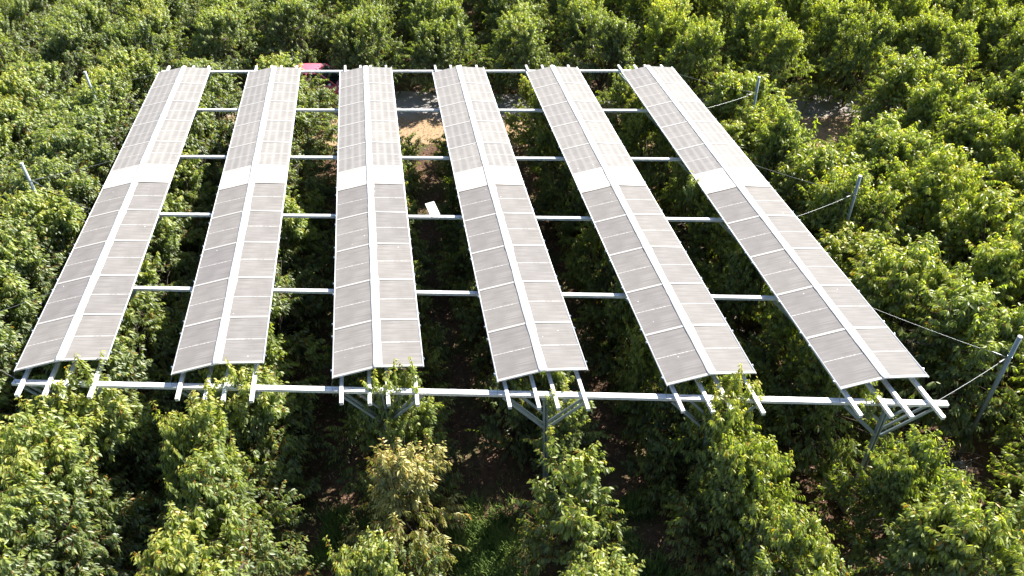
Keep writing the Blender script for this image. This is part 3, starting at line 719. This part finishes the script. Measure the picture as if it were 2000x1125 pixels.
for sgn in (-1, 1):
    p = MB(); p.tube([(.36, sgn * .655, 1.575), (.85, sgn * .72, 1.30), (1.27, sgn * .785, 1.02)], .035, 6); p.tube([(-.35, sgn * .66, 1.59), (-.40, sgn * .77, 1.02)], .04, 6); p.tube([(-1.55, sgn * .65, 1.57), (-1.85, sgn * .76, 1.02)], .07, 6)
    p.build('window_pillars', M_red, car, True)
    mr = MB(); mr.tube([(.98, sgn * .80, 1.06), (.99, sgn * .90, 1.10), (.97, sgn * 1.0, 1.12), (.96, sgn * 1.03, 1.12)], [.02, .07, .075, .03], 8); mr.build('side_mirror', M_white, car, True)
    for wx in (-1.28, 1.30):
        wh = MB(); y0 = sgn * .74
        wh.tube([(wx, y0, .31), (wx, y0 + sgn * .02, .31), (wx, y0 + sgn * .17, .31), (wx, y0 + sgn * .19, .31)], [.26, .31, .31, .27], 20)
        wo_ = wh.build('wheel', M_tyre, car, False)
        hb = MB(); hb.tube([(wx, y0 + sgn * .185, .31), (wx, y0 + sgn * .20, .31), (wx, y0 + sgn * .21, .31)], [.19, .18, .05], 16); hb.build('hub', M_hub, wo_)
    hl_ = MB(); hl_.tube([(1.9, sgn * .62, .72), (2.05, sgn * .60, .66), (2.10, sgn * .58, .62)], [.12, .10, .04], 10); hl_.build('headlight', M_hub, car, True)

# ------------------------------------------------------------------ things on the ground
def brush(x, y, n, r, label, seed, lo=.4, hi=1.3):
    rg = random.Random(seed); m = MB()
    for i in range(n):
        a = rg.uniform(0, 6.28); c = Vector((rg.gauss(0, r * .45), rg.gauss(0, r * .45), .03 + abs(rg.gauss(0, .09)))); L = rg.uniform(lo, hi)
        d = Vector((math.cos(a), math.sin(a), rg.uniform(-.1, .25))); q = c + d * L; b_ = (c + q) / 2 + Vector((rg.uniform(-.07, .07), rg.uniform(-.07, .07), rg.uniform(0, .06)))
        q.z = max(q.z, .02); th = rg.uniform(.006, .022); m.tube([c, b_, q], [th, th * .7, th * .35], 5)
    o = m.build('brush_pile', M_deadwood, None, True, loc=(x, y, 0)); tag(o, label, 'brush pile', 'heaps of cut branches on the ground'); return o
brush(26.35, -4.9, 90, .75, 'pale heap of cut branches at the foot of the nearest right guy post', 3)
brush(25.4, -3.2, 40, .6, 'smaller scatter of cut twigs behind the pale branch heap', 4, .3, .8)
brush(22.3, -6.9, 45, .6, 'scatter of dry twigs on sunlit soil in front of the rightmost column', 5, .3, .8)
def bag(x, y, s_, label, seed, name='plastic_sheet', mat=None):
    rg = random.Random(seed); m = MB(); n = 10; vs = []
    for j in range(n + 1):
        for i in range(n + 1):
            u, v = i / n - .5, j / n - .5; r = math.hypot(u, v)
            vs.append((u * s_ * (1 + rg.uniform(-.06, .06)), v * s_ * .8 * (1 + rg.uniform(-.06, .06)), .03 + max(0, .5 - r) * s_ * (.35 + rg.uniform(-.1, .25))))
    m.add(vs, [(j * (n + 1) + i, j * (n + 1) + i + 1, (j + 1) * (n + 1) + i + 1, (j + 1) * (n + 1) + i) for j in range(n) for i in range(n)])
    o = m.build(name, mat or M_white, None, False, loc=(x, y, 0.01)); md = o.modifiers.new('t', 'SOLIDIFY'); md.thickness = .004; tag(o, label, 'plastic sheet', None); return o
bag(26.15, -4.35, .34, 'crumpled white plastic lying on soil left of the branch heap', 1)
bag(26.75, -4.62, .36, 'torn white plastic caught on top of the pale branch heap', 2)
bag(22.0, -6.15, .22, 'small pink scrap of plastic on the soil in front of the right column footing', 3, 'plastic_scrap', mat_paint('pink_plastic', (.60, .28, .24), .6))
def blob(x, y, r, label, name, mat, seed, zz=.6):
    rg = random.Random(seed); m = MB(); nu, nv = 9, 6; vs = []
    for j in range(nv + 1):
        for i in range(nu):
            a = 2 * math.pi * i / nu; b_ = math.pi * j / nv; q = r * (1 + rg.uniform(-.16, .16)); vs.append((q * math.cos(a) * math.sin(b_), q * math.sin(a) * math.sin(b_) * .8, q * zz * math.cos(b_)))
    m.add(vs, [(j * nu + i, (j + 1) * nu + i, (j + 1) * nu + (i + 1) % nu, j * nu + (i + 1) % nu) for j in range(nv) for i in range(nu)])
    o = m.build(name, mat, None, True, loc=(x, y, r * zz * .5)); return tag(o, label, 'stone')
# leaf litter
def litter(n, seed):
    rg = np.random.default_rng(seed)
    x = rg.uniform(-4, 36, n); y = rg.uniform(-11, 24, n)
    B = np.stack([x, y, rg.uniform(.008, .05, n)], 1); a = rg.uniform(0, 6.28, n)
    D = unit(np.stack([np.cos(a), np.sin(a), rg.normal(.05, .2, n)], 1)); Nn = unit(np.stack([rg.normal(0, .35, n), rg.normal(0, .35, n), np.ones(n)], 1))
    L = rg.uniform(.06, .13, n); W = L * rg.uniform(.3, .5, n)
    me = leaves_mesh('fallen_leaves', B, D, Nn, L, W, np.ones((n, 4)), [], [M_litter])
    o = link(bpy.data.objects.new('fallen_leaves', me)); tag(o, 'dry brown fallen leaves scattered over the soil of the lanes', 'fallen leaves', kind='stuff')
litter(42000, 9)
def grass(seed):
    rg = np.random.default_rng(seed); X = []; Y = []; H = []
    cl = []
    for k in range(-3, 12):
        for _ in range(60): cl.append((P * (k + .5) + rg.normal(0, .75), rg.uniform(-10, 20), rg.uniform(.10, .28), rg.uniform(.15, .4), 26))
    for (cx, cy) in ((11.0, -5.2), (11.5, -4.7), (10.9, -5.9), (11.7, -5.4), (10.6, -5.3), (12.2, -5.2), (11.3, -6.4), (6.9, -3.7), (6.6, -4.3), (7.1, -3.2), (15.9, -6.4), (16.4, -7.0), (12.0, -3.9), (15.2, -4.6), (8.2, -3.8), (11.6, -6.0), (12.1, -5.9), (10.9, -4.3), (11.4, -3.6), (12.4, -6.6), (10.4, -4.6), (15.6, -5.6), (16.2, -4.2)):
        for _ in range(9): cl.append((cx + rg.normal(0, .28), cy + rg.normal(0, .28), rg.uniform(.32, .62), .26, 46))
    Bs = []; Ds = []; Ls = []; 
    for cx, cy, h, r, n in cl:
        a = rg.uniform(0, 6.28, n); rr = r * np.sqrt(rg.uniform(0, 1, n)); 
        Bs.append(np.stack([cx + rr * np.cos(a), cy + rr * np.sin(a), np.zeros(n)], 1))
        b2 = rg.uniform(0, 6.28, n); s_ = rg.uniform(.15, .75, n); Ds.append(unit(np.stack([np.cos(b2) * s_, np.sin(b2) * s_, np.ones(n)], 1))); Ls.append(h * rg.uniform(.6, 1.2, n))
    B = np.concatenate(Bs); D = np.concatenate(Ds); L = np.concatenate(Ls); n = len(B)
    hz = unit(np.stack([-D[:, 0], -D[:, 1], np.full(n, .4)], 1))
    # bent blades: reuse the leaf shape, long and narrow
    me = leaves_mesh('grass', B, D, hz, L, np.full(n, .022), np.ones((n, 4)), [], [M_grass])
    o = link(bpy.data.objects.new('grass', me)); tag(o, 'green and straw coloured grass growing in the lanes between the tree rows', 'grass', kind='stuff')
grass(11)
